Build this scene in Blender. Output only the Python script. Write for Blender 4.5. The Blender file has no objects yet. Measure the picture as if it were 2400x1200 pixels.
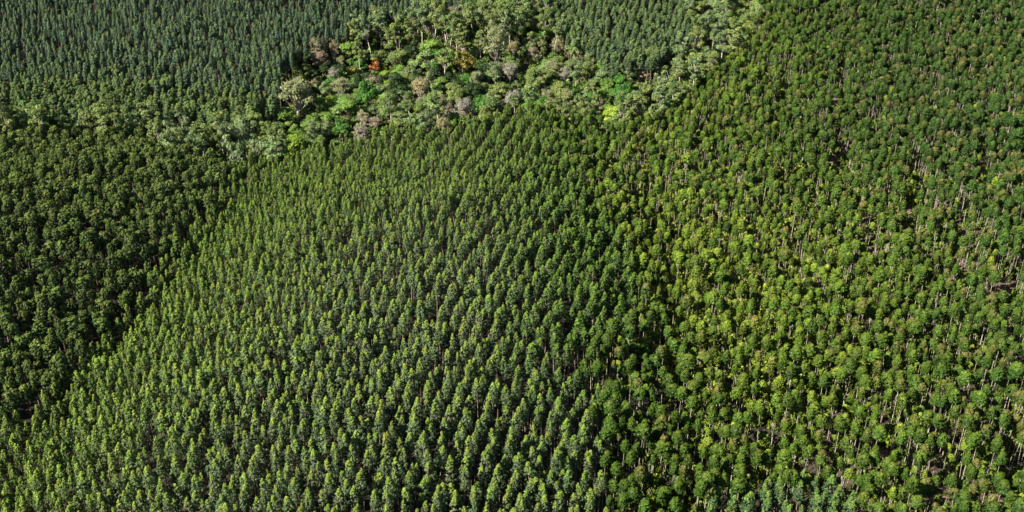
import bpy, math, random
import numpy as np
from mathutils import Vector
R = math.radians
random.seed(7)
rng = np.random.default_rng(11)
scene = bpy.context.scene
col = scene.collection

# ------------------------------------------------------------------ camera, sky, sun, exposure
CAM_H, PITCH, FPX = 175.0, R(29.0), 2510.0          # metres, radians, focal length for a 2400 px wide picture
cd = bpy.data.cameras.new('camera'); cam = bpy.data.objects.new('camera', cd); col.objects.link(cam)
cam.location = (0, 0, CAM_H); cam.rotation_euler = (math.pi/2 - PITCH, 0, 0)
cd.sensor_width = 36; cd.lens = FPX*36/2400; cd.clip_start = 1; cd.clip_end = 20000
scene.camera = cam
SUN_EL, SUN_AZ = R(40), R(-119)                     # azimuth measured clockwise from +Y: the sun stands to the left
sun_dir = Vector((math.sin(SUN_AZ)*math.cos(SUN_EL), math.cos(SUN_AZ)*math.cos(SUN_EL), math.sin(SUN_EL)))
world = bpy.data.worlds.new("World"); scene.world = world; world.use_nodes = True
wn = world.node_tree.nodes; wl = world.node_tree.links
bg = wn['Background']; sky = wn.new('ShaderNodeTexSky'); sky.sky_type = 'NISHITA'; sky.sun_disc = False
sky.sun_elevation = SUN_EL; sky.sun_rotation = SUN_AZ; sky.altitude = 600
wl.new(sky.outputs[0], bg.inputs[0]); bg.inputs[1].default_value = 0.05
sl = bpy.data.lights.new('sun', 'SUN'); sl.energy = 5.0; sl.angle = R(0.5); sl.color = (1.0, 0.95, 0.86)
so = bpy.data.objects.new('sun', sl); col.objects.link(so)
so.rotation_euler = sun_dir.to_track_quat('Z', 'Y').to_euler()
vs = scene.view_settings; vs.view_transform = 'Standard'; vs.look = 'None'; vs.gamma = 1; vs.use_curve_mapping = False
vs.exposure = 1.25
scene.cycles.max_bounces = 5; scene.cycles.diffuse_bounces = 1; scene.cycles.transmission_bounces = 2

# ------------------------------------------------------------------ geometry of the place
CP, SP = math.cos(PITCH), math.sin(PITCH)
def project(x, y, z):
    """world point -> pixel of the 2400 x 1200 picture, and depth"""
    dz = z - CAM_H
    d = y*CP - dz*SP
    d = np.where(d < 1, 1, d)
    v = (y*SP + dz*CP)/d; u = x/d
    return 1200 + u*FPX, 600 - v*FPX, d

def height(x, y):
    """terrain: a low central ridge between two shallow valleys, hillsides rising left and right, a knoll behind"""
    x = np.asarray(x, float); y = np.asarray(y, float)
    xl = -112 + .16*(y - 210)          # bottom of the left valley
    xr = 32 + 14*np.sin((y - 180)/70)  # bottom of the right valley
    left = .30*np.maximum(0, xl - x); left = 34*np.tanh(left/34)*np.clip((400 - y)/110, .25, 1)
    t = np.clip((x - xl)/np.maximum(xr - xl, 10), 0, 1)
    mid = 18*np.sin(math.pi*t)*(1 - .75*np.clip((y - 285)/115, 0, 1)**1.3)*(1 - .3*np.clip((200 - y)/80, 0, 1))
    right = .09*np.maximum(0, x - xr); right = 24*np.tanh(right/24)
    far = 10*np.clip((y - 430)/160, 0, 1)**1.4
    fade = np.clip((y - 60)/60, 0, 1)*np.clip(1 - (y - 900)/500, 0, 1)
    n = 1.1*np.sin(x/23 + 1.3*np.sin(y/37)) + .9*np.sin(y/19 + x/41) + .5*np.sin(x/9 - y/13)
    return (left + mid + right + far + n)*fade

def in_poly(px, py, poly):
    px = np.asarray(px, float); py = np.asarray(py, float)
    c = np.zeros(px.shape, bool); n = len(poly)
    for i in range(n):
        x1, y1 = poly[i]; x2, y2 = poly[(i+1) % n]
        if y1 == y2: continue
        k = ((y1 > py) != (y2 > py)) & (px < (x2-x1)*(py-y1)/(y2-y1) + x1)
        c ^= k
    return c

SLENDER = [(-900,-400),(1150,-400),(1110,5),(1000,10),(900,35),(820,62),(700,95),(660,150),(640,215),(560,215),(400,185),(200,170),(-900,215)]
OPEN    = [(-900,215),(200,170),(400,185),(560,215),(640,215),(600,268),(350,252),(150,262),(-900,290)]
BELT    = [(-900,290),(150,262),(350,252),(600,268),(655,325),(690,342),(600,352),(545,378),(500,352),(420,332),(300,292),(120,292),(-900,330)]
NATIVE  = [(600,268),(640,215),(660,150),(700,95),(820,62),(900,35),(1000,10),(1110,5),(1150,-60),(1250,-60),(1290,45),(1370,100),(1440,140),(1500,150),(1500,225),(1480,262),(1420,285),(1390,262),(1300,238),(1200,238),(1090,282),(1000,292),(900,292),(800,322),(690,342),(655,325)]
BACK    = [(1250,-400),(1600,-400),(1590,0),(1640,55),(1560,110),(1500,150),(1440,140),(1370,100),(1290,45),(1250,-60)]
STRIP   = [(1590,-400),(1880,-400),(1780,20),(1740,95),(1620,205),(1550,255),(1480,262),(1500,225),(1500,150),(1560,110),(1640,55),(1590,0)]
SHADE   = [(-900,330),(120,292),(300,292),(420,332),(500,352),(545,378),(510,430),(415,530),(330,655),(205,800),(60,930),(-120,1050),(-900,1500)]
CONE    = [(-900,1500),(-120,1050),(60,930),(205,800),(330,655),(415,530),(510,430),(545,378),(600,352),(690,342),(800,322),(900,292),(1000,292),(1090,282),(1200,238),(1260,245),(1290,330),(1380,420),(1480,570),(1510,700),(1340,815),(1400,900),(1410,1100),(1480,1600),(-900,1900)]
CONE2   = [(1500,1500),(1640,1150),(1760,1120),(1900,1095),(2010,1130),(2060,1250),(2100,1600)]
def zones(px, py):
    z = np.full(np.shape(px), 'round', dtype=object)
    for name, poly in (('slender',SLENDER),('open',OPEN),('belt',BELT),('native',NATIVE),('back',BACK),('strip',STRIP),('shade',SHADE),('cone',CONE),('cone',CONE2)):
        z[in_poly(px, py, poly)] = name
    return z
def smoothnoise(x, y, s, k=0):
    return (np.sin(x/s+k)*np.cos(y/s*1.13-k*2) + .6*np.sin(x/s*2.3-y/s*1.7+k*3) + .4*np.cos(x/s*3.9+y/s*4.3+k))/2.0
def unproject(px, py, h):
    """ground point of a tree of height h whose top appears at the pixel"""
    u = (px - 1200)/FPX; v = (600 - py)/FPX
    dx, dy, dz = u, CP + v*SP, -SP + v*CP
    t = (CAM_H - h)/-dz
    for _ in range(40):
        t = .5*t + .5*(CAM_H - h - float(height(dx*t, dy*t)))/-dz
    return dx*t, dy*t

# ------------------------------------------------------------------ materials
def mat(name):
    m = bpy.data.materials.new(name); m.use_nodes = True
    return m, m.node_tree.nodes, m.node_tree.links, m.node_tree.nodes['Principled BSDF']
def leaf_material():
    m, N, L, b = mat('leaves')
    def attr(n, t):
        a = N.new('ShaderNodeAttribute'); a.attribute_name = n; a.attribute_type = t; return a
    tint = attr('tint', 'INSTANCER'); tip = attr('tip', 'INSTANCER')
    young = attr('young', 'GEOMETRY'); var = attr('var', 'GEOMETRY')
    mix = N.new('ShaderNodeMix'); mix.data_type = 'RGBA'
    L.new(young.outputs['Fac'], mix.inputs[0]); L.new(tint.outputs['Color'], mix.inputs[6]); L.new(tip.outputs['Color'], mix.inputs[7])
    mul = N.new('ShaderNodeVectorMath'); mul.operation = 'SCALE'
    L.new(mix.outputs[2], mul.inputs[0]); L.new(var.outputs['Fac'], mul.inputs['Scale'])
    L.new(mul.outputs[0], b.inputs['Base Color'])
    b.inputs['Roughness'].default_value = .5; b.inputs['Specular IOR Level'].default_value = .2
    tr = N.new('ShaderNodeBsdfTranslucent'); ms = N.new('ShaderNodeMixShader'); ms.inputs[0].default_value = .13
    L.new(mul.outputs[0], tr.inputs[0]); L.new(b.outputs[0], ms.inputs[1]); L.new(tr.outputs[0], ms.inputs[2])
    L.new(ms.outputs[0], N['Material Output'].inputs[0])
    return m
def bark_material(name, c1, c2):
    m, N, L, b = mat(name)
    tc = N.new('ShaderNodeTexCoord'); mp = N.new('ShaderNodeMapping'); mp.inputs['Scale'].default_value = (3, 3, .5)
    nz = N.new('ShaderNodeTexNoise'); nz.inputs['Scale'].default_value = 1.5; nz.inputs['Detail'].default_value = 6
    cr = N.new('ShaderNodeValToRGB'); cr.color_ramp.elements[0].color = (*c1, 1); cr.color_ramp.elements[1].color = (*c2, 1)
    cr.color_ramp.elements[0].position = .35; cr.color_ramp.elements[1].position = .65
    L.new(tc.outputs['Object'], mp.inputs[0]); L.new(mp.outputs[0], nz.inputs[0]); L.new(nz.outputs[0], cr.inputs[0]); L.new(cr.outputs[0], b.inputs['Base Color'])
    b.inputs['Roughness'].default_value = .8
    return m
def ground_material():
    m, N, L, b = mat('forest_floor')
    tc = N.new('ShaderNodeTexCoord')
    n1 = N.new('ShaderNodeTexNoise'); n1.inputs['Scale'].default_value = .3; n1.inputs['Detail'].default_value = 8
    n2 = N.new('ShaderNodeTexNoise'); n2.inputs['Scale'].default_value = 1.1; n2.inputs['Detail'].default_value = 8; n2.inputs['Roughness'].default_value = .7
    L.new(tc.outputs['Object'], n1.inputs[0]); L.new(tc.outputs['Object'], n2.inputs[0])
    c1 = N.new('ShaderNodeValToRGB'); e = c1.color_ramp.elements
    e[0].position = .38; e[0].color = (.07, .042, .028, 1); e[1].position = .64; e[1].color = (.40, .27, .185, 1)
    e = c1.color_ramp.elements.new(.5); e.color = (.20, .125, .082, 1)
    L.new(n2.outputs[0], c1.inputs[0])
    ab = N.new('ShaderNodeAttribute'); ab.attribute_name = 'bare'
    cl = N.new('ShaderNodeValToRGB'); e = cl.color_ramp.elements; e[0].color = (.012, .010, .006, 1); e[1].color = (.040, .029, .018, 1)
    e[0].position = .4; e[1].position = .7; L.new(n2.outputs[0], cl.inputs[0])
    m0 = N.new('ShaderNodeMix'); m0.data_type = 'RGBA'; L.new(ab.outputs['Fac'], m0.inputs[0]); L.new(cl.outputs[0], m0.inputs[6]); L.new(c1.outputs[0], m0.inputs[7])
    c2 = N.new('ShaderNodeValToRGB'); e = c2.color_ramp.elements
    e[0].position = .48; e[0].color = (0, 0, 0, 1); e[1].position = .68; e[1].color = (.7, .7, .7, 1); L.new(n1.outputs[0], c2.inputs[0])
    mx = N.new('ShaderNodeMix'); mx.data_type = 'RGBA'; L.new(c2.outputs[0], mx.inputs[0]); L.new(m0.outputs[2], mx.inputs[6]); mx.inputs[7].default_value = (.05, .06, .02, 1)
    L.new(mx.outputs[2], b.inputs['Base Color']); b.inputs['Roughness'].default_value = .95
    bp = N.new('ShaderNodeBump'); bp.inputs['Strength'].default_value = .6; bp.inputs['Distance'].default_value = .3
    L.new(n2.outputs[0], bp.inputs['Height']); L.new(bp.outputs[0], b.inputs['Normal'])
    return m
LEAF = leaf_material()
BARK = bark_material('bark', (.12, .08, .055), (.30, .23, .17))
PALE = bark_material('pale_bark', (.25, .20, .15), (.54, .48, .39))

CLEAR = [(1955,395,20,38),(2135,430,17,44),(2040,330,10,18),(2060,1075,18,26),(2200,1172,24,14),(2350,1150,20,16),(2240,560,10,26),(1900,520,8,20),(2290,420,8,20),(2030,620,8,22),(1960,240,8,14),(1830,250,9,16),(2345,700,18,36),(2120,560,12,22)]      # bare soil: pixel and half size
# ------------------------------------------------------------------ ground
def build_ground():
    gx = np.concatenate([-np.geomspace(4500, 330, 14), np.linspace(-320, 320, 161), np.geomspace(330, 4500, 14)])
    gy = np.concatenate([-np.geomspace(1500, 60, 8), np.linspace(0, 760, 191), np.geomspace(790, 9000, 16)])
    X, Y = np.meshgrid(gx, gy); Z = height(X, Y)
    co = np.stack([X, Y, Z], -1).reshape(-1, 3)
    nx, ny = len(gx), len(gy); i = np.arange(nx*ny).reshape(ny, nx)
    f = np.stack([i[:-1,:-1], i[:-1,1:], i[1:,1:], i[1:,:-1]], -1).reshape(-1, 4)
    me = bpy.data.meshes.new('ground'); me.from_pydata(co.tolist(), [], f.tolist()); me.materials.append(ground_material())
    me.polygons.foreach_set('use_smooth', np.ones(len(f), bool))
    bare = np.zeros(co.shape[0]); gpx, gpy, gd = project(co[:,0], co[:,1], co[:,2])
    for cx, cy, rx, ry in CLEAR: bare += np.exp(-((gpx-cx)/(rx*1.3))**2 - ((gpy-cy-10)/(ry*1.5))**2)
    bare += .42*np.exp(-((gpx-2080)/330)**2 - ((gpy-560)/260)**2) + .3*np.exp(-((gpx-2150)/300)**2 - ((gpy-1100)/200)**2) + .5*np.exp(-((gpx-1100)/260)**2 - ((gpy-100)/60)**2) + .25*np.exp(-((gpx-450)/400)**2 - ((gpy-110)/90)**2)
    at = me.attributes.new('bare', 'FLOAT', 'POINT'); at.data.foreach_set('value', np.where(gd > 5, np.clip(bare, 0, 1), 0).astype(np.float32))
    o = bpy.data.objects.new('ground', me); col.objects.link(o); o['kind'] = 'structure'
build_ground()

# ------------------------------------------------------------------ tree prototypes (meshes)
def unit(a): return a/np.maximum(np.linalg.norm(a, axis=-1, keepdims=True), 1e-6)
def leaf_mesh(name, P, Nout, size, young, spread=.75, g=None, varamp=.3, droop=0.0):
    """leaf clumps: one small pointed face at each point of P, turned towards Nout with random spread"""
    g = g or rng; n = len(P)
    nrm = unit(Nout*(1-spread) + unit(g.normal(size=(n, 3)))*spread)
    a = unit(np.cross(nrm, unit(g.normal(size=(n, 3))))); b = np.cross(nrm, a)
    s = (size*g.uniform(.6, 1.35, n))[:, None]
    b = unit(b + np.array([0, 0, -droop]))
    V = np.stack([P - a*s*.42, P - b*s*.62 + nrm*s*.1, P + a*s*.42, P + b*s*.62 - nrm*s*.12], 1).reshape(-1, 3)
    me = bpy.data.meshes.new(name)
    me.vertices.add(4*n); me.vertices.foreach_set('co', V.ravel())
    me.loops.add(4*n); me.loops.foreach_set('vertex_index', np.arange(4*n, dtype=np.int32))
    me.polygons.add(n); me.polygons.foreach_set('loop_start', np.arange(0, 4*n, 4, dtype=np.int32))
    me.update(calc_edges=True)
    at = me.attributes.new('young', 'FLOAT', 'FACE'); at.data.foreach_set('value', np.clip(young, 0, 1).astype(np.float32))
    at = me.attributes.new('var', 'FLOAT', 'FACE'); at.data.foreach_set('value', (g.uniform(1-varamp, 1+varamp, n)).astype(np.float32))
    me.materials.append(LEAF)
    return me

def tube(verts, faces, pts, radii, k=5):
    base = len(verts); pts = [np.array(p, float) for p in pts]
    for i, (p, r) in enumerate(zip(pts, radii)):
        d = pts[min(i+1, len(pts)-1)] - pts[max(i-1, 0)]; d = d/max(np.linalg.norm(d), 1e-6)
        a = np.cross(d, [0.31, .95, .05]); a /= max(np.linalg.norm(a), 1e-6); b = np.cross(d, a)
        for j in range(k):
            t = 2*math.pi*j/k; verts.append(tuple(p + (a*math.cos(t) + b*math.sin(t))*r))
    for i in range(len(pts)-1):
        for j in range(k):
            q = base + i*k; faces.append((q+j, q+(j+1) % k, q+k+(j+1) % k, q+k+j))
    faces.append(tuple(base + (len(pts)-1)*k + j for j in range(k)))
def wood_mesh(name, tubes, material):
    v, f = [], []
    for pts, rad in tubes: tube(v, f, pts, rad)
    me = bpy.data.meshes.new(name); me.from_pydata(v, [], f); me.polygons.foreach_set('use_smooth', np.ones(len(f), bool))
    me.materials.append(material); return me

def clumpy(profile, z0, z1, rmax, nclump, per, cr, g, squash=1.0):
    """points in leaf clumps spread over a crown of revolution; profile(t), t=0 at the crown base, 1 at the tip"""
    P, No = [], []
    lop = g.uniform(0, 6.28); la = g.uniform(.05, .34)
    for i in range(nclump):
        t = g.uniform(0, 1)**.85; a = g.uniform(0, 6.283)
        r = rmax*profile(t)*(1 + la*math.cos(a - lop))*(g.uniform(.35, 1)**.5)
        c = np.array([r*math.cos(a), r*math.sin(a), z0 + (z1-z0)*t])
        s = cr*g.uniform(.7, 1.25)*(1 - .45*t)
        q = g.normal(size=(per, 3)); q = unit(q)*(g.uniform(.45, 1, (per, 1)))*s; q[:, 2] *= squash
        P.append(c + q); axis = np.array([c[0], c[1], (z1-z0)*.22*(t-.1)])
        No.append(unit(unit(q) + 1.0*unit(axis[None, :])))
    return np.concatenate(P), np.concatenate(No)

def plantation_tree(kind, g):
    """returns crown mesh, trunk mesh, height"""
    if kind == 'cone':
        H = 15.0; z0 = H - 5.9; rm = 1.34
        prof = lambda t: max(.06, (math.sin(math.pi*min(1, (t*.80+.20))))**.75*(1 - .35*t)) if t < .96 else .08
        P, No = clumpy(prof, z0, H, rm, 90, 14, .42, g); size = .27
        yt = np.clip((P[:, 2] - (H-1.9))/1.8, 0, 1)**.8; base_r, mt = .14, BARK
    elif kind == 'slender':
        H = 16.0; z0 = H - 6.0; rm = 1.1
        prof = lambda t: max(.08, (math.sin(math.pi*min(1, (t*.82+.18))))**.6*(1 - .25*t))
        P, No = clumpy(prof, z0, H, rm, 90, 14, .44, g); size = .32
        yt = np.clip((P[:, 2] - (H-2.2))/2.4, 0, 1)*.8; base_r, mt = .13, BARK
    elif kind == 'shade':
        H = 15.0; z0 = H - 4.6; rm = 1.34
        prof = lambda t: math.sqrt(max(0.02, 1 - (2*(t*.86+.02) - .82)**2))
        P, No = clumpy(prof, z0, H, rm, 90, 16, .40, g); size = .31
        yt = np.clip((P[:, 2] - (H-2.0))/2.0, 0, 1)*.8; base_r, mt = .14, BARK
    else:  # round: a domed crown on a long bare pale trunk
        H = 16.0; z0 = H - 2.9; rm = 1.2
        prof = lambda t: math.sqrt(max(0.03, 1 - (t*.98)**2))*(0.55 + .45*min(1, t*4))
        P, No = clumpy(prof, z0, H, rm, 100, 16, .46, g, .75); size = .33
        yt = np.clip((P[:, 2] - (H-1.3))/1.5, 0, 1)*.75; base_r, mt = .085, PALE
        k = g.integers(3, 7)                                   # a few stray sprays lower on the trunk
        for _ in range(k):
            zz = g.uniform(H*.45, H-4.2); a = g.uniform(0, 6.28); c = np.array([.5*math.cos(a), .5*math.sin(a), zz])
            q = unit(g.normal(size=(9, 3)))*g.uniform(.2, .6, (9, 1)); P = np.concatenate([P, c+q]); No = np.concatenate([No, unit(q)]); yt = np.concatenate([yt, np.full(9, .4)])
    yt = yt*g.uniform(.7, 1.1, len(P))
    crown = leaf_mesh('crown', P, No, size, yt, .33, g, .24)
    bx, by = g.uniform(-.25, .25, 2)
    tb = [([(0, 0, -.6), (bx*.5, by*.5, H*.35), (bx, by, H*.7), (0, 0, H-.5)], [base_r*1.15, base_r*.9, base_r*.6, .03])]
    for _ in range(7):
        z = g.uniform(z0, z0 + (H-z0)*.6); a = g.uniform(0, 6.28); l = rm*.7
        tb.append(([(bx*.7, by*.7, z-.4), (l*math.cos(a), l*math.sin(a), z + .8)], [.05, .015]))
    return crown, wood_mesh('trunk', tb, mt), H

def native_tree(kind, g):
    """broad, many-lobed crowns; size for a crown about 8 m wide"""
    tb = []; P, No, Y = [], [], []
    if kind == 'broad':   H, fork, W, nl, cards, size, m = 10.0, 3.0, 3.8, 21, 170, .42, BARK
    elif kind == 'gum':   H, fork, W, nl, cards, size, m = 18.0, 9.0, 3.1, 17, 120, .44, PALE
    elif kind == 'palm':  H, fork, W, nl, cards, size, m = 9.0, 5.0, 2.6, 9, 90, .6, PALE
    else:                 H, fork, W, nl, cards, size, m = 11.0, 3.2, 3.4, 30, 74, .34, PALE   # bare, twiggy
    lean = g.uniform(-.08, .08, 2)
    top = np.array([lean[0]*fork, lean[1]*fork, fork])
    r0 = .26 if kind != 'gum' else .20
    tb.append(([(0, 0, -.8), tuple(top*.5 + [g.uniform(-.2,.2), 0, 0]), tuple(top)], [r0*1.2, r0*.9, r0*.75]))
    for i in range(nl):
        a = 6.283*(i*.381966) + g.uniform(-.4, .4); t = (i + .5)/nl
        rr = W*math.sqrt(t)*g.uniform(.5, 1.12)
        zz = fork + (H - fork)*(.30 + .60*math.sqrt(max(0, 1 - (rr/W)**2)))*g.uniform(.6, 1.12)
        if kind == 'gum': zz = H - (H-fork)*g.uniform(0.05, .95)
        c = np.array([rr*math.cos(a) + top[0], rr*math.sin(a) + top[1], zz])
        mid = top*.55 + c*.45 + np.array([0, 0, -.5])
        br = r0*.42 if kind != 'bare' else r0*.38
        tb.append(([tuple(top - [0, 0, .3]), tuple(mid), tuple(c)], [br, br*.6, .03]))
        if kind == 'bare':
            for _ in range(4):
                d = unit(g.normal(size=3) + [0, 0, .6])*g.uniform(.7, 1.5)
                tb.append(([tuple(mid*.3 + c*.7), tuple(c + d)], [.06, .02]))
        ls = (1.35 if kind == 'broad' else 1.15 if kind != 'bare' else 1.2)*g.uniform(.75, 1.3)
        q = unit(g.normal(size=(cards, 3)))*(g.uniform(.35, 1, (cards, 1))**.6)*ls; q[:, 2] *= .62
        P.append(c + q); No.append(unit(unit(q) + unit(np.array([[c[0], c[1], (zz-fork)*.8]]))))
        Y.append(np.full(cards, g.uniform(0, .7)) + np.clip(q[:, 2], 0, 1)*.25)
    P = np.concatenate(P); No = np.concatenate(No); Y = np.concatenate(Y)
    crown = leaf_mesh('crown', P, No, size, Y, .36, g, .28)
    return crown, wood_mesh('trunk', tb, m), H

def shrub_mesh(g):
    P, No = clumpy(lambda t: math.sqrt(max(.05, 1-t*t)), .2, 1.8, 1.1, 16, 12, .5, g)
    return leaf_mesh('shrub', P, No, .38, g.uniform(0, .8, len(P)), .6, g)

# ------------------------------------------------------------------ where the trees stand
ROW = R(8.5); RC, RS = math.cos(ROW), math.sin(ROW)
def rows(across, along, jit):
    a = np.arange(-380, 380, across); b = np.arange(60, 760, along)
    A, B = np.meshgrid(a, b); A = A.astype(float); B = B.astype(float)
    B += (np.arange(len(a))[None, :] % 2)*along*.5
    A += g0.normal(0, jit*.6, A.shape); B += g0.normal(0, jit, B.shape)
    A += 3.0*np.sin(B/43) + 1.2*np.sin(A/26 + B/29)                                      # rows bend a little along the contours
    x = A*RC + B*RS; y = -A*RS + B*RC
    x = x + .16*(y - 230)*np.clip((x + 50)/90, 0, 1)*np.clip((500 - y)/80, 0, 1)
    return x.ravel(), y.ravel()
g0 = np.random.default_rng(5)

def blob(px, py, cx, cy, rx, ry): return np.exp(-((px-cx)/rx)**2 - ((py-cy)/ry)**2)

TREES = {}     # kind -> dict of arrays
def collect(kind, zone_names, across, along, jit, H, hvar, wvar, drop):
    x, y = rows(across, along, jit); z = height(x, y); n = len(x)
    s = np.clip(g0.normal(1, hvar, n), .62, 1.3)
    px, py, d = project(x, y, z + H*s)
    ok = (px > -330) & (px < 2730) & (py > -210) & (py < 1480) & (g0.uniform(size=n) > drop)
    zn = zones(px + g0.normal(0, 5, n), py + g0.normal(0, 5, n)); ok &= np.isin(zn.astype(str), zone_names)
    x, y, z, s, px, py, d, zn = [q[ok] for q in (x, y, z, s, px, py, d, zn)]
    n = len(x)
    w = s*np.clip(g0.normal(1, wvar, n), .6, 1.6)
    TREES[kind] = dict(x=x, y=y, z=z, s=s, w=w, px=px, py=py, d=d, zone=zn, H=H, rot=g0.uniform(0, 6.283, n), var=g0.integers(0, 12, n))
    return TREES[kind]

def setcol(T, base, bvar, tip, tvar):
    n = len(T['x']); k = g0.normal(1, bvar, (n, 1))
    hue = g0.normal(0, .04, (n, 3))
    T['tint'] = np.clip(np.asarray(base)*k*(1+hue), .008, .6)
    T['tip'] = np.clip(np.asarray(tip)*g0.normal(1, tvar, (n, 1))*(1 + g0.normal(0, .05, (n, 3))), .01, .7)

def lerp(a, b, t): return a + (np.asarray(b) - a)*t[:, None]

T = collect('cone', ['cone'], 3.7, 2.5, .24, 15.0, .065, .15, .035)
n = len(T['x']); px, py = T['px'], T['py']
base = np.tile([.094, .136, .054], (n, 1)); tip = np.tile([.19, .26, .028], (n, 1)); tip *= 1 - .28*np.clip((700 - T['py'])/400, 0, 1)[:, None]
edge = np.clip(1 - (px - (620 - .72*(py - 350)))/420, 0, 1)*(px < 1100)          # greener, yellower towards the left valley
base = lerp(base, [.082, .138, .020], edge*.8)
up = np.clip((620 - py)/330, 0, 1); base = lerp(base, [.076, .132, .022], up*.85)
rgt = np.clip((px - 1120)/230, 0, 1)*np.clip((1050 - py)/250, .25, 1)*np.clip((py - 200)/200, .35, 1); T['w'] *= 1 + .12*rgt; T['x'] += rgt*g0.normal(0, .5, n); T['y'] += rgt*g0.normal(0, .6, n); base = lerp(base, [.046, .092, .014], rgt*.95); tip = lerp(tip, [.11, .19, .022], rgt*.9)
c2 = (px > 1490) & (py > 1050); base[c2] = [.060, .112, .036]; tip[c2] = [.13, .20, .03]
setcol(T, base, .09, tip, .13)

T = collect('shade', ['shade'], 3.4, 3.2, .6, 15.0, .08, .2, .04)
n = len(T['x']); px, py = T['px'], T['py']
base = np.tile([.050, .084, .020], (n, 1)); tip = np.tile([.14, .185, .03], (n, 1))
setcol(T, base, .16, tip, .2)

T = collect('slender', ['slender', 'open', 'back'], 3.4, 3.4, .8, 16.0, .085, .16, .05)
n = len(T['x']); px, py = T['px'], T['py']
base = np.tile([.062, .108, .062], (n, 1)); tip = np.tile([.16, .21, .045], (n, 1))
op = (T['zone'] == 'open')*1.0 + (T['zone'] == 'back')*.6 + np.clip((py-90)/120, 0, 1)*.4; op = np.clip(op, 0, 1)
base = lerp(base, [.072, .115, .038], op)
T['w'] *= 1 + .45*op
setcol(T, base, .15, tip, .2)

T = collect('round', ['round'], 3.05, 2.85, .65, 16.0, .10, .2, .03)
n = len(T['x']); px, py = T['px'], T['py']
ax = (px - 1400)*.62 + (py - 400)*.785; pr = -(px - 1400)*.785 + (py - 400)*.62          # along / across the pale band
lime = np.exp(-(np.where(pr > 0, pr/95, pr/260))**2)*np.clip((ax + 90)/120, 0, 1)*np.clip((900 - ax)/420, 0, 1)
lime += .45*blob(px, py, 1750, 150, 140, 90) + .35*blob(px, py, 1950, 540, 260, 130) + .25*blob(px, py, 2100, 950, 260, 250)
lime = np.clip(lime*np.clip(.62 + 1.0*smoothnoise(px, py*1.5, 26, 2) + g0.normal(0, .22, n), 0, 1.15), 0, 1)
dkp = np.clip(blob(px, py, 1540, 740, 70, 110) + blob(px, py, 1500, 380, 200, 60) + .7*blob(px, py, 1480, 850, 90, 90), 0, 1)
base = np.tile([.042, .084, .009], (n, 1)); tip = np.tile([.10, .145, .012], (n, 1))
slope_shade = np.clip((px-1650)/550, 0, 1)*np.clip((620-py)/350, 0, 1)**.7; base = lerp(base, [.030, .064, .010], slope_shade); tip = lerp(tip, [.060, .098, .014], slope_shade*.9)  # hillside shading painted into the leaf and tip colours, deeper to the upper right
edge = np.clip((px-2150)/250, 0, 1); base = lerp(base, [.034, .078, .012], edge*.7)
base = lerp(base, [.030, .078, .012], dkp*.8); base = lerp(base, [.125, .185, .018], lime*.85); tip = lerp(tip, [.26, .32, .03], lime*.8)
brown = (g0.uniform(size=n) < .10 + .16*np.clip((px-1900)/500, 0, 1))
tip[brown] = [.19, .15, .04]; base[brown] = base[brown]*.75 + np.array([.028, .026, .006])
yel = g0.uniform(size=n) < .48*lime + .12
base[yel] = base[yel]*.35 + np.array([.105, .150, .012]); tip[yel] = tip[yel]*.3 + np.array([.22, .25, .03])
T['s'][yel] *= g0.uniform(.5, .85, yel.sum()); T['w'][yel] *= .8
setcol(T, base, .16, tip, .2)
# bare soil clearings on the right hillside
keep = g0.uniform(size=n) > .16*blob(px, py, 2000, 520, 300, 220) + .10*blob(px, py, 1900, 950, 400, 250)
_, gpy, _ = project(T['x'], T['y'], T['z'] + 2); gpx, _, _ = project(T['x'], T['y'], T['z'] + 2)
for cx, cy, rx, ry in CLEAR:
    keep &= ~(((gpx-cx)/(rx*.8+7))**2 + ((gpy-ry*.9-cy)/(ry*.9+34))**2 < 1)
for k in ('x','y','z','s','w','px','py','d','zone','rot','var','tint','tip'): T[k] = T[k][keep]

# ------------------------------------------------------------------ building
def tag(o, label=None, cat=None, group=None, kind=None):
    if label: o['label'] = label
    if cat: o['category'] = cat
    if group: o['group'] = group
    if kind: o['kind'] = kind

def place(name, crown_me, trunk_me, x, y, z, rot, s, w, tint, tip, tilt=(0, 0)):
    root = bpy.data.objects.new(name, None); root.empty_display_size = .5
    root.location = (x, y, z); root.rotation_euler = (tilt[0], tilt[1], rot); root.scale = (w, w, s)
    col.objects.link(root)
    c = bpy.data.objects.new('crown', crown_me); c.parent = root; col.objects.link(c)
    c['tint'] = [float(q) for q in tint]; c['tip'] = [float(q) for q in tip]
    t = bpy.data.objects.new('trunk', trunk_me); t.parent = root; col.objects.link(t)
    return root, c, t

def copy_tree(src, name, x, y, z, rot, s, w, tint, tip):
    root = src[0].copy(); root.name = name; col.objects.link(root)
    root.location = (x, y, z); root.rotation_euler = (rng.normal(0, .035), rng.normal(0, .035), rot); root.scale = (w, w, s)
    c = src[1].copy(); c.parent = root; col.objects.link(c); c['tint'] = [float(q) for q in tint]; c['tip'] = [float(q) for q in tip]
    t = src[2].copy(); t.parent = root; col.objects.link(t)
    return root, c, t

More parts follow.
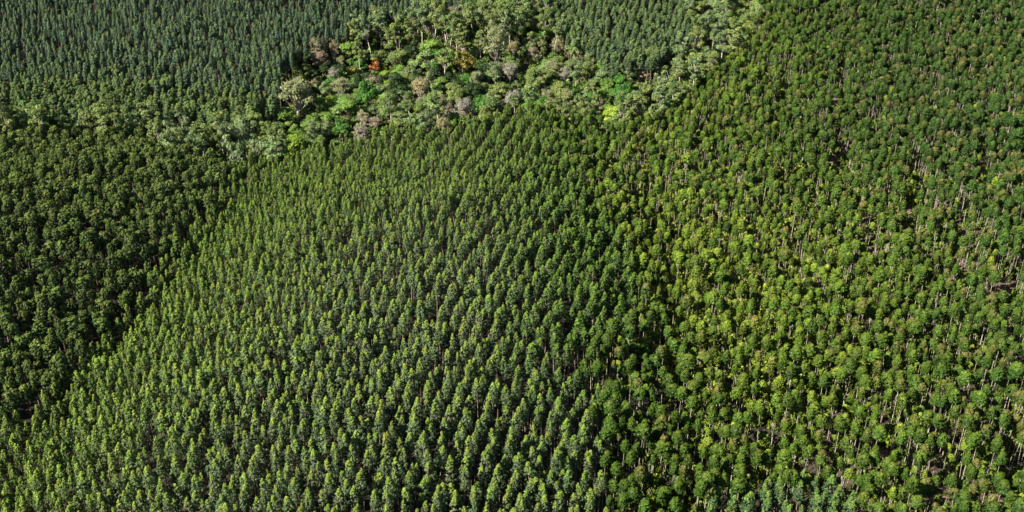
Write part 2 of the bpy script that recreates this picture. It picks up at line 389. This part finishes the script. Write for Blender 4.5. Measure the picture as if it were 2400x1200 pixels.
def scatter(name, P, rot, scl, var, tint, tip, sources, label, cat):
    """ONE object of kind stuff: the trees beyond the nearest ones, as instances of the individual trees' meshes"""
    me = bpy.data.meshes.new(name); n = len(P)
    me.vertices.add(n); me.vertices.foreach_set('co', np.asarray(P, np.float32).ravel())
    def add(nm, typ, dat, field='value'):
        a = me.attributes.new(nm, typ, 'POINT'); a.data.foreach_set(field, np.ascontiguousarray(dat).ravel())
    add('rot', 'FLOAT_VECTOR', np.stack([rng.normal(0, .035, n), rng.normal(0, .035, n), rot], 1).astype(np.float32), 'vector')
    add('scl', 'FLOAT_VECTOR', scl.astype(np.float32), 'vector')
    add('which', 'INT', var.astype(np.int32))
    add('tint', 'FLOAT_VECTOR', tint.astype(np.float32), 'vector'); add('tip', 'FLOAT_VECTOR', tip.astype(np.float32), 'vector')
    o = bpy.data.objects.new(name, me); col.objects.link(o); tag(o, label, cat, kind='stuff')
    for src in sources:
        for q in src:
            if q.data.materials[0].name not in me.materials: me.materials.append(q.data.materials[0])
    ng = bpy.data.node_groups.new(name, 'GeometryNodeTree')
    ng.interface.new_socket('Geometry', in_out='INPUT', socket_type='NodeSocketGeometry')
    ng.interface.new_socket('Geometry', in_out='OUTPUT', socket_type='NodeSocketGeometry')
    N, L = ng.nodes, ng.links
    gi = N.new('NodeGroupInput'); go = N.new('NodeGroupOutput')
    allj = N.new('GeometryNodeJoinGeometry')
    for src in sources:
        j = N.new('GeometryNodeJoinGeometry')
        for q in src:
            oi = N.new('GeometryNodeObjectInfo'); oi.transform_space = 'ORIGINAL'; oi.inputs['Object'].default_value = q
            oi.inputs['As Instance'].default_value = False
            L.new(oi.outputs['Geometry'], j.inputs[0])
        g2i = N.new('GeometryNodeGeometryToInstance'); L.new(j.outputs[0], g2i.inputs[0]); L.new(g2i.outputs[0], allj.inputs[0])
    def na(nm, typ):
        a = N.new('GeometryNodeInputNamedAttribute'); a.data_type = typ; a.inputs[0].default_value = nm; return a.outputs[0]
    m2p = N.new('GeometryNodeMeshToPoints'); L.new(gi.outputs[0], m2p.inputs[0])
    iop = N.new('GeometryNodeInstanceOnPoints'); L.new(m2p.outputs[0], iop.inputs['Points']); L.new(allj.outputs[0], iop.inputs['Instance'])
    iop.inputs['Pick Instance'].default_value = True
    L.new(na('which', 'INT'), iop.inputs['Instance Index'])
    e2r = N.new('FunctionNodeEulerToRotation'); L.new(na('rot', 'FLOAT_VECTOR'), e2r.inputs[0]); L.new(e2r.outputs[0], iop.inputs['Rotation'])
    L.new(na('scl', 'FLOAT_VECTOR'), iop.inputs['Scale'])
    L.new(iop.outputs[0], go.inputs[0])
    md = o.modifiers.new('plantation', 'NODES'); md.node_group = ng
    return o

NVAR = 12
COLS = ['far left', 'left', 'left of centre', 'just left of centre', 'just right of centre', 'right of centre', 'right', 'far right']
LCOLS = ['hugging left edge', 'just off left edge', 'a little in from left edge', 'between left edge and ridge', 'near the ridge', 'beside the ridge']
INFO = {
 'cone': ('conical_eucalyptus', 'eucalyptus', 'conical grey green eucalyptus', 'conical eucalyptuses in the rows of the central plantation', 'dense rows of conical eucalyptus crowns with yellow green tips covering the central ridge'),
 'round': ('round_eucalyptus', 'eucalyptus', 'round crowned eucalyptus on a bare pale trunk', 'round crowned eucalyptuses on the right hillside', 'mid green round crowned eucalyptuses on pale trunks covering the right hillside'),
 'shade': ('bushy_eucalyptus', 'eucalyptus', 'bushy dark green eucalyptus', 'bushy eucalyptuses on the shaded left slope', 'dark green bushy eucalyptuses on the shaded slope at the left edge'),
 'slender': ('slender_eucalyptus', 'eucalyptus', 'slender blue green eucalyptus', 'slender eucalyptuses of the far plantation', 'blue green slender eucalyptuses packed together along the top of the photo'),
}
STUFFNAME = {'cone': 'conical_eucalyptus_plantation', 'round': 'round_eucalyptus_plantation', 'shade': 'bushy_eucalyptus_plantation', 'slender': 'slender_eucalyptus_plantation'}

def look_words(kind, tint, tip, s):
    w = []
    if tip[0] > tip[1]*1.12: w.append('brown tinged')
    elif kind == 'round' and tint[0] > .11: w.append('lime yellow')
    elif tint.sum() < .82*LUM[kind]: w.append('darker')
    elif tint.sum() > 1.15*LUM[kind]: w.append('paler')
    if s > 1.07: w.append('taller')
    elif s < .93: w.append('shorter')
    return ' '.join(w)

def build_kind(kind):
    T = TREES[kind]; name, cat, lab, group, stufflab = INFO[kind]
    g = np.random.default_rng({'cone': 1, 'round': 2, 'shade': 3, 'slender': 4}[kind])
    protos = [plantation_tree(kind, g) for _ in range(NVAR)]
    T['s'] = T['s']; n = len(T['x'])
    inside = (T['px'] > 5) & (T['px'] < 2395) & (T['py'] > 4) & (T['py'] < 1180)
    order = np.argsort(np.where(inside, T['d'] - 6*(T['s']-1)*15, 1e9))
    ind = order[:300]; ind = ind[inside[ind]]
    LUM[kind] = float(np.median(T['tint'].sum(1)))
    # labels: place in the photo by column, then look, then the outermost of each such handful
    cells = {}
    ys = T['py'][ind]; q = np.quantile(ys, [.2, .4, .6, .8])
    xs = T['px'][ind]; x0, x1 = xs.min(), xs.max()+1
    for i in ind:
        r = int(4 - np.searchsorted(q, T['py'][i]))
        c = int(8*T['px'][i]/2400) if kind != 'shade' else min(5, int(T['px'][i]/85))
        lw = look_words(kind, T['tint'][i], T['tip'][i], T['s'][i])
        cells.setdefault((r, c, lw), []).append(i)
    rowname = {'slender': ['fronting far stand', 'second band of far stand', 'midway into far stand', 'deep in far stand', 'deepest in far stand'],
               'shade': ['lowest on shaded slope', 'low on shaded slope', 'midway up shaded slope', 'high on shaded slope', 'highest on shaded slope']}.get(kind, ['at bottom edge', 'just above bottom edge', 'some way above bottom edge', 'well above bottom edge', 'farthest above bottom edge'])
    label = {}
    short = {'cone': 'conical eucalyptus', 'round': 'round crowned eucalyptus', 'shade': 'bushy dark eucalyptus', 'slender': 'slender blue green eucalyptus'}[kind]
    for (r, c, lw), L_ in cells.items():
        rest = list(L_); b = (lw + ' ' if lw else '') + short + ' ' + rowname[r] + ', ' + (COLS if kind != 'shade' else LCOLS)[c]
        if len(L_) == 1: label[L_[0]] = b; continue
        for word, key in (('leftmost', lambda i: T['px'][i]), ('rightmost', lambda i: -T['px'][i]), ('nearest', lambda i: -T['py'][i]), ('farthest', lambda i: T['py'][i])):
            if not rest: break
            k = min(rest, key=key); rest.remove(k); label[k] = word + ' ' + b
        for k in rest: label[k] = b
    first = {}
    for i in ind:
        v = int(T['var'][i]); cr, tr, H = protos[v]
        a = (T['x'][i], T['y'][i], T['z'][i], T['rot'][i], T['s'][i], T['w'][i], T['tint'][i], T['tip'][i])
        if v not in first: o = place(name, cr, tr, *a); first[v] = o
        else: o = copy_tree(first[v], name, *a)
        tag(o[0], label[i], cat, group)
    for v in range(NVAR):
        if v not in first: raise RuntimeError('variant without an individual')
    m = np.ones(n, bool); m[ind] = False
    P = np.stack([T['x'], T['y'], T['z']], 1)[m]; scl = np.stack([T['w'], T['w'], T['s']], 1)[m]
    scatter(STUFFNAME[kind], P, T['rot'][m], scl, T['var'][m], T['tint'][m], T['tip'][m], [first[v][1:] for v in range(NVAR)], stufflab, cat)
    print(kind, n, 'inside', int(inside.sum()))
LUM = {}
for k in ('cone', 'round', 'shade', 'slender'): build_kind(k)

# ------------------------------------------------------------------ native forest
gn = np.random.default_rng(23)
NP = {k: [native_tree(k, gn) for _ in range(c)] for k, c in (('broad', 7), ('gum', 5), ('bare', 4))}
PAL = {  # colour word: tint, tip
 'bright green': ([.075, .158, .024], [.175, .26, .042]), 'deep green': ([.035, .098, .014], [.08, .19, .025]),
 'mid green': ([.070, .13, .035], [.17, .21, .060]), 'dark green': ([.022, .050, .015], [.06, .095, .022]),
 'olive green': ([.095, .130, .032], [.17, .205, .05]), 'grey green': ([.095, .140, .052], [.16, .21, .075]),
 'mint green': ([.125, .20, .060], [.23, .32, .09]), 'lime green': ([.14, .22, .02], [.24, .32, .035]),
 'orange red': ([.36, .12, .04], [.46, .16, .05]), 'golden brown': ([.12, .135, .022], [.21, .155, .03]),
 'tan': ([.17, .155, .07], [.24, .21, .10]), 'pale olive': ([.13, .155, .055], [.22, .23, .09]), 'pinkish tan': ([.20, .16, .10], [.30, .23, .15]), 'pale grey': ([.17, .17, .115], [.27, .255, .19]),
}
HT = {'broad': 11.0, 'gum': 18.0, 'bare': 11.0}; WID = {'broad': 9.0, 'gum': 7.6, 'bare': 8.4}
NAME = {'broad': 'broadleaf_tree', 'gum': 'gum_tree', 'bare': 'bare_tree'}
NOUN = {'broad': 'broadleaf tree', 'gum': 'gum tree', 'bare': 'thinly leaved tree'}
# px, py of the crown's centre, crown width in px, kind, colour, distinguishing label (None: worded below)
MARK = [
 (745,118,52,'bare','pinkish tan','pinkish tan domed bare tree at the upper left corner of the native grove'),
 (778,112,46,'bare','tan','tan bare tree just right of the pinkish dome by the far plantation'),
 (800,132,34,'bare','pale olive','pale olive thin tree below the two tan domes at upper left'),
 (877,148,36,'broad','orange red','small orange red tree, the only red crown in the forest'),
 (1085,138,58,'broad','golden brown','wide golden brown tree in the middle of the native grove'),
 (1165,92,78,'bare','pale olive','largest pale olive bare crown near the top middle of the photo'),
 (1200,105,44,'bare','tan','tan thin crown just right of the largest pale olive crown'),
 (1090,104,26,'broad','golden brown','small golden tree above the wide golden brown tree'),
 (1325,162,40,'bare','pale grey','pale grey bare tree standing alone right of the grove centre'),
 (1248,122,40,'bare','pinkish tan','pinkish bare tree between the large olive crown and the grey bare tree'),
 (1310,92,42,'bare','tan','tan bare tree at the upper right of the native grove'),
 (1195,160,44,'bare','pale grey','pale grey bare tree in the right half of the grove'),
 (1085,240,52,'bare','pale grey','pale grey bare tree beside the lower edge of the grove'),
 (1045,248,36,'bare','pinkish tan','pinkish bare tree just left of the grey tree by the lower edge'),
 (1105,262,34,'bare','tan','tan bare tree touching the conical plantation at the lower edge'),
 (690,205,96,'bare','pale olive','broad pale olive dome at the left end of the native grove'),
 (735,195,30,'bare','tan','tan crown on the right shoulder of the broad olive dome'),
 (763,202,40,'broad','grey green','round grey green tree right of the broad olive dome'),
 (628,258,44,'broad','mint green','mint green tree at the far left tip of the grove'),
 (650,285,60,'broad','mid green',None),
 (800,290,54,'broad','deep green','vivid deep green tree at the lower left edge of the grove'),
 (680,262,56,'broad','bright green',None),(720,268,56,'broad','bright green',None),(700,240,44,'broad','lime green','lime green tree under the broad olive dome'),
 (735,290,50,'broad','mint green',None),(765,262,48,'broad','bright green',None),(690,300,52,'broad','bright green',None),(745,235,44,'broad','bright green',None),
 (860,215,60,'broad','deep green','wide deep green tree below the dark row of trees'),(820,225,46,'broad','pale olive',None),(835,240,40,'broad','mid green',None),
 (855,268,42,'bare','tan','tan forked tree right of the vivid deep green tree'),(880,275,36,'bare','pinkish tan','pinkish forked tree at the lower middle edge of the grove'),
 (735,162,30,'broad','grey green','bluish grey green tree in front of the dark row'),
 (715,150,44,'broad','olive green',None),(700,172,40,'broad','olive green',None),
 (760,150,42,'broad','dark green',None),(795,158,46,'broad','dark green',None),(830,170,44,'broad','dark green',None),(865,178,46,'broad','dark green',None),(900,182,46,'broad','dark green',None),
 (940,190,44,'broad','dark green',None),(845,195,40,'broad','dark green',None),(890,205,40,'broad','dark green',None),(980,185,44,'broad','dark green',None),(1020,175,50,'broad','dark green',None),
 (1050,180,44,'broad','dark green',None),(1030,205,44,'broad','dark green',None),(1130,205,46,'broad','dark green',None),(1165,200,46,'broad','dark green',None),(1195,215,40,'broad','dark green',None),(800,185,40,'broad','dark green',None),(720,135,44,'broad','dark green',None),
 (845,145,36,'broad','deep green',None),(905,160,30,'broad','lime green','lime green tree just right of the orange red tree'),(972,143,40,'broad','mint green','light green tree between the lime tree and the pinkish tree'),
 (1008,143,30,'bare','pinkish tan','small pinkish round tree left of the golden brown tree'),(890,122,44,'broad','olive green','olive domed tree above the orange red tree'),
 (960,165,42,'broad','grey green',None),(1040,118,34,'broad','mint green',None),(1110,115,32,'broad','mint green',None),
 (950,245,26,'broad','deep green',None),(985,250,40,'broad','bright green',None),(960,228,24,'broad','lime green',None),(940,262,36,'broad','grey green',None),
 (1445,215,60,'broad','deep green','vivid green tree at the lower right end of the native grove'),(1415,225,50,'broad','bright green',None),(1470,200,46,'broad','deep green',None),(1430,250,46,'broad','bright green',None),
 (1515,162,44,'bare','pinkish tan','pinkish tan thin tree at the right end of the grove'),(1530,128,64,'broad','olive green','large dark olive dome at the right end of the grove'),
 (1555,160,44,'broad','grey green',None),(1570,120,50,'broad','grey green',None),(1600,95,50,'gum','grey green',None),
 (965,62,50,'gum','olive green','tall gum with the longest white trunk above the grove'),(915,78,46,'gum','olive green','gum with a forked white trunk left of the tallest gum'),(932,66,40,'gum','olive green','gum with a straight white trunk between its two taller neighbours'),
 (890,50,52,'gum','grey green',None),(870,70,44,'gum','grey green',None),(1010,42,52,'gum','olive green',None),(1050,48,50,'gum','mid green',None),(1085,32,50,'gum','olive green',None),
 (1130,30,50,'gum','olive green',None),(1160,18,50,'gum','olive green',None),(1195,35,50,'gum','mid green',None),(1225,15,50,'gum','mid green',None),
 (572,302,56,'gum','grey green','gum with a white forked trunk at the edge of the dark left slope'),(520,318,54,'gum','grey green','gum with a white trunk left of the forked gum'),
 (1350,150,44,'gum','grey green',None),(1345,90,44,'gum','mid green',None),(1250,165,30,'broad','lime green',None),(1280,145,40,'broad','mint green',None),(1205,55,44,'gum','mid green',None),
]
NT = []       # px, py, width px, kind, colour, label, x, y
def add_native(px, py, w, kind, colour, lab, force=False):
    scale_px = None
    x, y = unproject(px, py, HT[kind]*.78)
    _, _, d = project(x, y, float(height(x, y)) + HT[kind]*.7); sc = w/(WID[kind]*FPX/float(d))
    lo, hi = (.72, 1.25) if kind == 'gum' else (.42, 1.9)
    sc = min(hi, max(lo, sc)); x, y = unproject(px, py, HT[kind]*.78*sc)
    if not force:
        for t in NT:
            if t[5] and abs(t[0]-px) < .5*(t[2]+w)*.75 and -8 < py-t[1] < .45*(t[2]+w)*.8: return False
            if (t[6]-x)**2 + (t[7]-y)**2 < (.36*(WID[kind]*sc + WID[t[3]]*t[8]))**2*.62: return False
    NT.append([px, py, w, kind, colour, lab, x, y, sc]); return True
for m in MARK: add_native(*m, force=True)
def pick(ws):
    r = gn.uniform(0, sum(ws.values()))
    for k, v in ws.items():
        r -= v
        if r <= 0: return k
    return k
def rand_fill(poly, tries, kinds, cols, wmin, wmax):
    xs = [p[0] for p in poly]; ys = [p[1] for p in poly]
    x0, x1 = max(-150, min(xs)), min(2550, max(xs)); y0, y1 = max(-90, min(ys)), max(ys)
    for _ in range(tries):
        px = gn.uniform(x0, x1); py = gn.uniform(y0, y1)
        if not in_poly(np.array([px]), np.array([py]), poly)[0]: continue
        kd = pick(kinds(px, py)); add_native(px, py + (4 if kd != 'gum' else -6), gn.uniform(wmin, wmax), kd, pick(cols(px, py, kd)), None)
def ncols(px, py, kd):
    if kd == 'bare': return {'tan': 3, 'pale grey': 2.5, 'pinkish tan': .8, 'pale olive': 5}
    if kd == 'gum': return {'olive green': 3, 'grey green': 2, 'mid green': 3}
    c = {'bright green': 3.2, 'mid green': 4.0, 'deep green': 1.5, 'olive green': 5, 'grey green': 4, 'mint green': 1.3, 'dark green': 3, 'lime green': .4, 'golden brown': .3, 'pale olive': 1.5}
    if px < 860 and py > 200: c['bright green'] = 20; c['mint green'] = 4; c['olive green'] = 2; c['grey green'] = 1.5
    if 880 < px < 1250 and 150 < py < 235: c['dark green'] = 7
    return c
rand_fill(NATIVE, 3600, lambda px, py: {'broad': 7, 'bare': 1.0, 'gum': 5 if py < 95 else .4}, ncols, 36, 62)
rand_fill(BELT, 1500, lambda px, py: {'gum': 4, 'broad': 6}, lambda px, py, kd: {'grey green': 3, 'olive green': 6, 'mid green': 1.5}, 42, 62)
rand_fill(STRIP, 1200, lambda px, py: {'gum': 2, 'broad': 7}, lambda px, py, kd: {'grey green': 4, 'olive green': 5, 'mid green': 2}, 42, 60)
rand_fill(OPEN, 220, lambda px, py: {'gum': 1}, lambda px, py, kd: {'olive green': 4, 'mid green': 3}, 26, 36)
rand_fill([(1200,235),(1430,270),(1480,262),(1430,330),(1390,330),(1300,300)], 160, lambda px, py: {'gum': 1, 'broad': 2}, lambda px, py, kd: {'olive green': 4, 'mid green': 3}, 26, 40)

COLS16 = ['hugging left edge', 'just in from left edge', 'far left', 'left', 'left of centre', 'nearer centre', 'just left of centre', 'at centre', 'right of centre', 'well right of centre', 'right', 'further right', 'far right', 'far right', 'near right edge', 'right edge']
def zone_words(px, py):
    z = zones(np.array([float(px)]), np.array([float(py)]))[0]
    if z == 'belt': return 'in the grey green belt'
    if z == 'strip': return 'in the grey green strip'
    if z == 'open': return 'fronting the far plantation'
    return 'in the native grove'
marks = [t for t in NT if t[5]]
SHORT = {745: 'pinkish dome', 877: 'orange red tree', 1085: 'golden brown tree', 1165: 'largest pale olive crown', 1325: 'lone grey bare tree', 690: 'broad olive dome', 628: 'mint green tip tree',
         800: 'vivid deep green tree', 860: 'wide deep green tree', 1445: 'vivid green end tree', 1530: 'dark olive dome', 965: 'tallest white trunked gum', 572: 'forked white trunked gum', 1515: 'pinkish end tree', 1248: 'pinkish bare tree'}
anchors = [t for t in marks if t[0] in SHORT]
def reldir(dx, dy):
    a = math.degrees(math.atan2(-dy*1.6, dx)) % 360
    return ['right of', 'upper right of', 'above', 'upper left of', 'left of', 'lower left of', 'below', 'lower right of'][int((a + 22.5)//45) % 8]
cells = {}
for i, t in enumerate(NT):
    if t[5]: continue
    a = min(anchors, key=lambda m: (m[0]-t[0])**2 + 3*(m[1]-t[1])**2)
    dist = math.hypot(a[0]-t[0], a[1]-t[1]); far = 'close ' if dist < 45 else '' if dist < 130 else 'far '
    size = 'small ' if t[8] < .78 else 'large ' if t[8] > 1.08 else ''
    b = size + t[4] + ' ' + NOUN[t[3]] + ' ' + far + reldir(t[0]-a[0], t[1]-a[1]) + ' the ' + SHORT[a[0]]
    if dist > 170: b = size + t[4] + ' ' + NOUN[t[3]] + ' ' + zone_words(t[0], t[1]) + ', ' + ('left edge' if t[0] < 60 else COLS16[int(np.clip(t[0]/150, 0, 15))])
    cells.setdefault(b, []).append(i)
for b, L_ in cells.items():
    rest = list(L_)
    if len(L_) > 1:
        for word, key in (('leftmost', lambda i: NT[i][0]), ('rightmost', lambda i: -NT[i][0]), ('lowest', lambda i: -NT[i][1]), ('topmost', lambda i: NT[i][1])):
            if not rest: break
            k = min(rest, key=key); rest.remove(k); NT[k][5] = word + ' ' + b
    for k in rest: NT[k][5] = b
firstn = {}
for (px, py, w, kind, colour, lab, x, y, sc) in NT:
    v = int(gn.integers(0, len(NP[kind]))); cr, tr, H = NP[kind][v]
    tint = np.array(PAL[colour][0])*(1.14 if colour != 'dark green' else .8)*gn.normal(1, .14)*(1 + gn.normal(0, .05, 3)); tip = np.array(PAL[colour][1])*(1.14 if colour != 'dark green' else .8)*gn.normal(1, .1)
    a = (x, y, float(height(x, y)), gn.uniform(0, 6.28), sc*gn.uniform(.9, 1.1), sc, tint, tip)
    if (kind, v) not in firstn: o = place(NAME[kind], cr, tr, *a); firstn[(kind, v)] = o
    else: o = copy_tree(firstn[(kind, v)], NAME[kind], *a)
    o[0].rotation_euler = (gn.normal(0, .08), gn.normal(0, .08), a[3]); o[0].scale = (sc*gn.uniform(.8, 1.2), sc*gn.uniform(.8, 1.2), a[4]*(gn.uniform(.8, 1.15) if kind != 'gum' else gn.uniform(.9, 1.15)))
    grp = {'broad': 'broadleaf trees of the native forest', 'gum': 'gum trees around the native forest', 'bare': 'thinly leaved trees of the native forest'}[kind]
    tag(o[0], lab, 'gum tree' if kind == 'gum' else 'tree', grp)
print('native', len(NT), {k: sum(1 for t in NT if t[3] == k) for k in HT})

# ------------------------------------------------------------------ undergrowth (nobody could count it)
gs = np.random.default_rng(31)
def shrubs(name, label, n, accept, colf, smin, smax):
    x = gs.uniform(-300, 330, n); y = gs.uniform(150, 720, n); z = height(x, y)
    px, py, d = project(x, y, z + 2.0); zn = zones(px, py - 30*300/d).astype(str)
    ok = accept(zn, px, py) & (px > -200) & (px < 2600) & (py > -80) & (py < 1350)
    x, y, z, px, py = [q[ok] for q in (x, y, z, px, py)]; m = len(x)
    s = gs.uniform(smin, smax, m); tint, tip = colf(px, py, m)
    src = []
    for v in range(4):
        o = bpy.data.objects.new('shrub', shrub_mesh(gs)); src.append(o)
    # the four first shrubs stand in the undergrowth as themselves
    for k, o in enumerate(src):
        col.objects.link(o); o.location = (x[k], y[k], z[k]); o.scale = (s[k],)*3; o['tint'] = [float(q) for q in tint[k]]; o['tip'] = [float(q) for q in tip[k]]
        tag(o, 'low leafy shrub among the trunks of the ' + label, 'shrub', 'shrubs under the ' + label)
    scatter(name, np.stack([x, y, z], 1)[4:], gs.uniform(0, 6.28, m)[4:], np.stack([s, s, s*gs.uniform(.8, 1.6, m)], 1)[4:], gs.integers(0, 4, m)[4:], tint[4:], tip[4:],
            [[o] for o in src], 'leafy undergrowth filling the gaps below the ' + label, 'undergrowth')
def limecol(px, py, m):
    k = np.clip(1.1*blob(px, py, 1620, 680, 330, 330) + .25, 0, 1)[:, None]; t = ([.05, .10, .015] + k*np.array([.12, .14, .012]))*gs.normal(1, .25, (m, 1)); p = ([.12, .17, .02] + k*np.array([.20, .19, .02]))*gs.normal(1, .2, (m, 1)); return np.clip(t, .02, .5), np.clip(p, .03, .5)
def grovecol(px, py, m):
    names = ['bright green', 'mid green', 'olive green', 'mint green', 'grey green', 'olive green', 'pale olive', 'mid green']; k = gs.integers(0, len(names), m)
    t = np.array([PAL[names[q]][0] for q in k])*gs.normal(1.05, .2, (m, 1)); p = np.array([PAL[names[q]][1] for q in k]); return np.clip(t, .01, .5), p
shrubs('undergrowth', 'right hillside plantation', 48000,
       lambda zn, px, py: (zn == 'round') & (gs.uniform(size=len(px)) < .5 + .5*np.clip(blob(px, py, 1700, 700, 300, 330) + .5*blob(px, py, 1750, 150, 170, 100) + .4*blob(px, py, 2050, 500, 250, 200), 0, 1)), limecol, .7, 2.0)
shrubs('undergrowth', 'native forest', 42000, lambda zn, px, py: np.isin(zn, ['native', 'belt', 'strip']), grovecol, .9, 2.2)
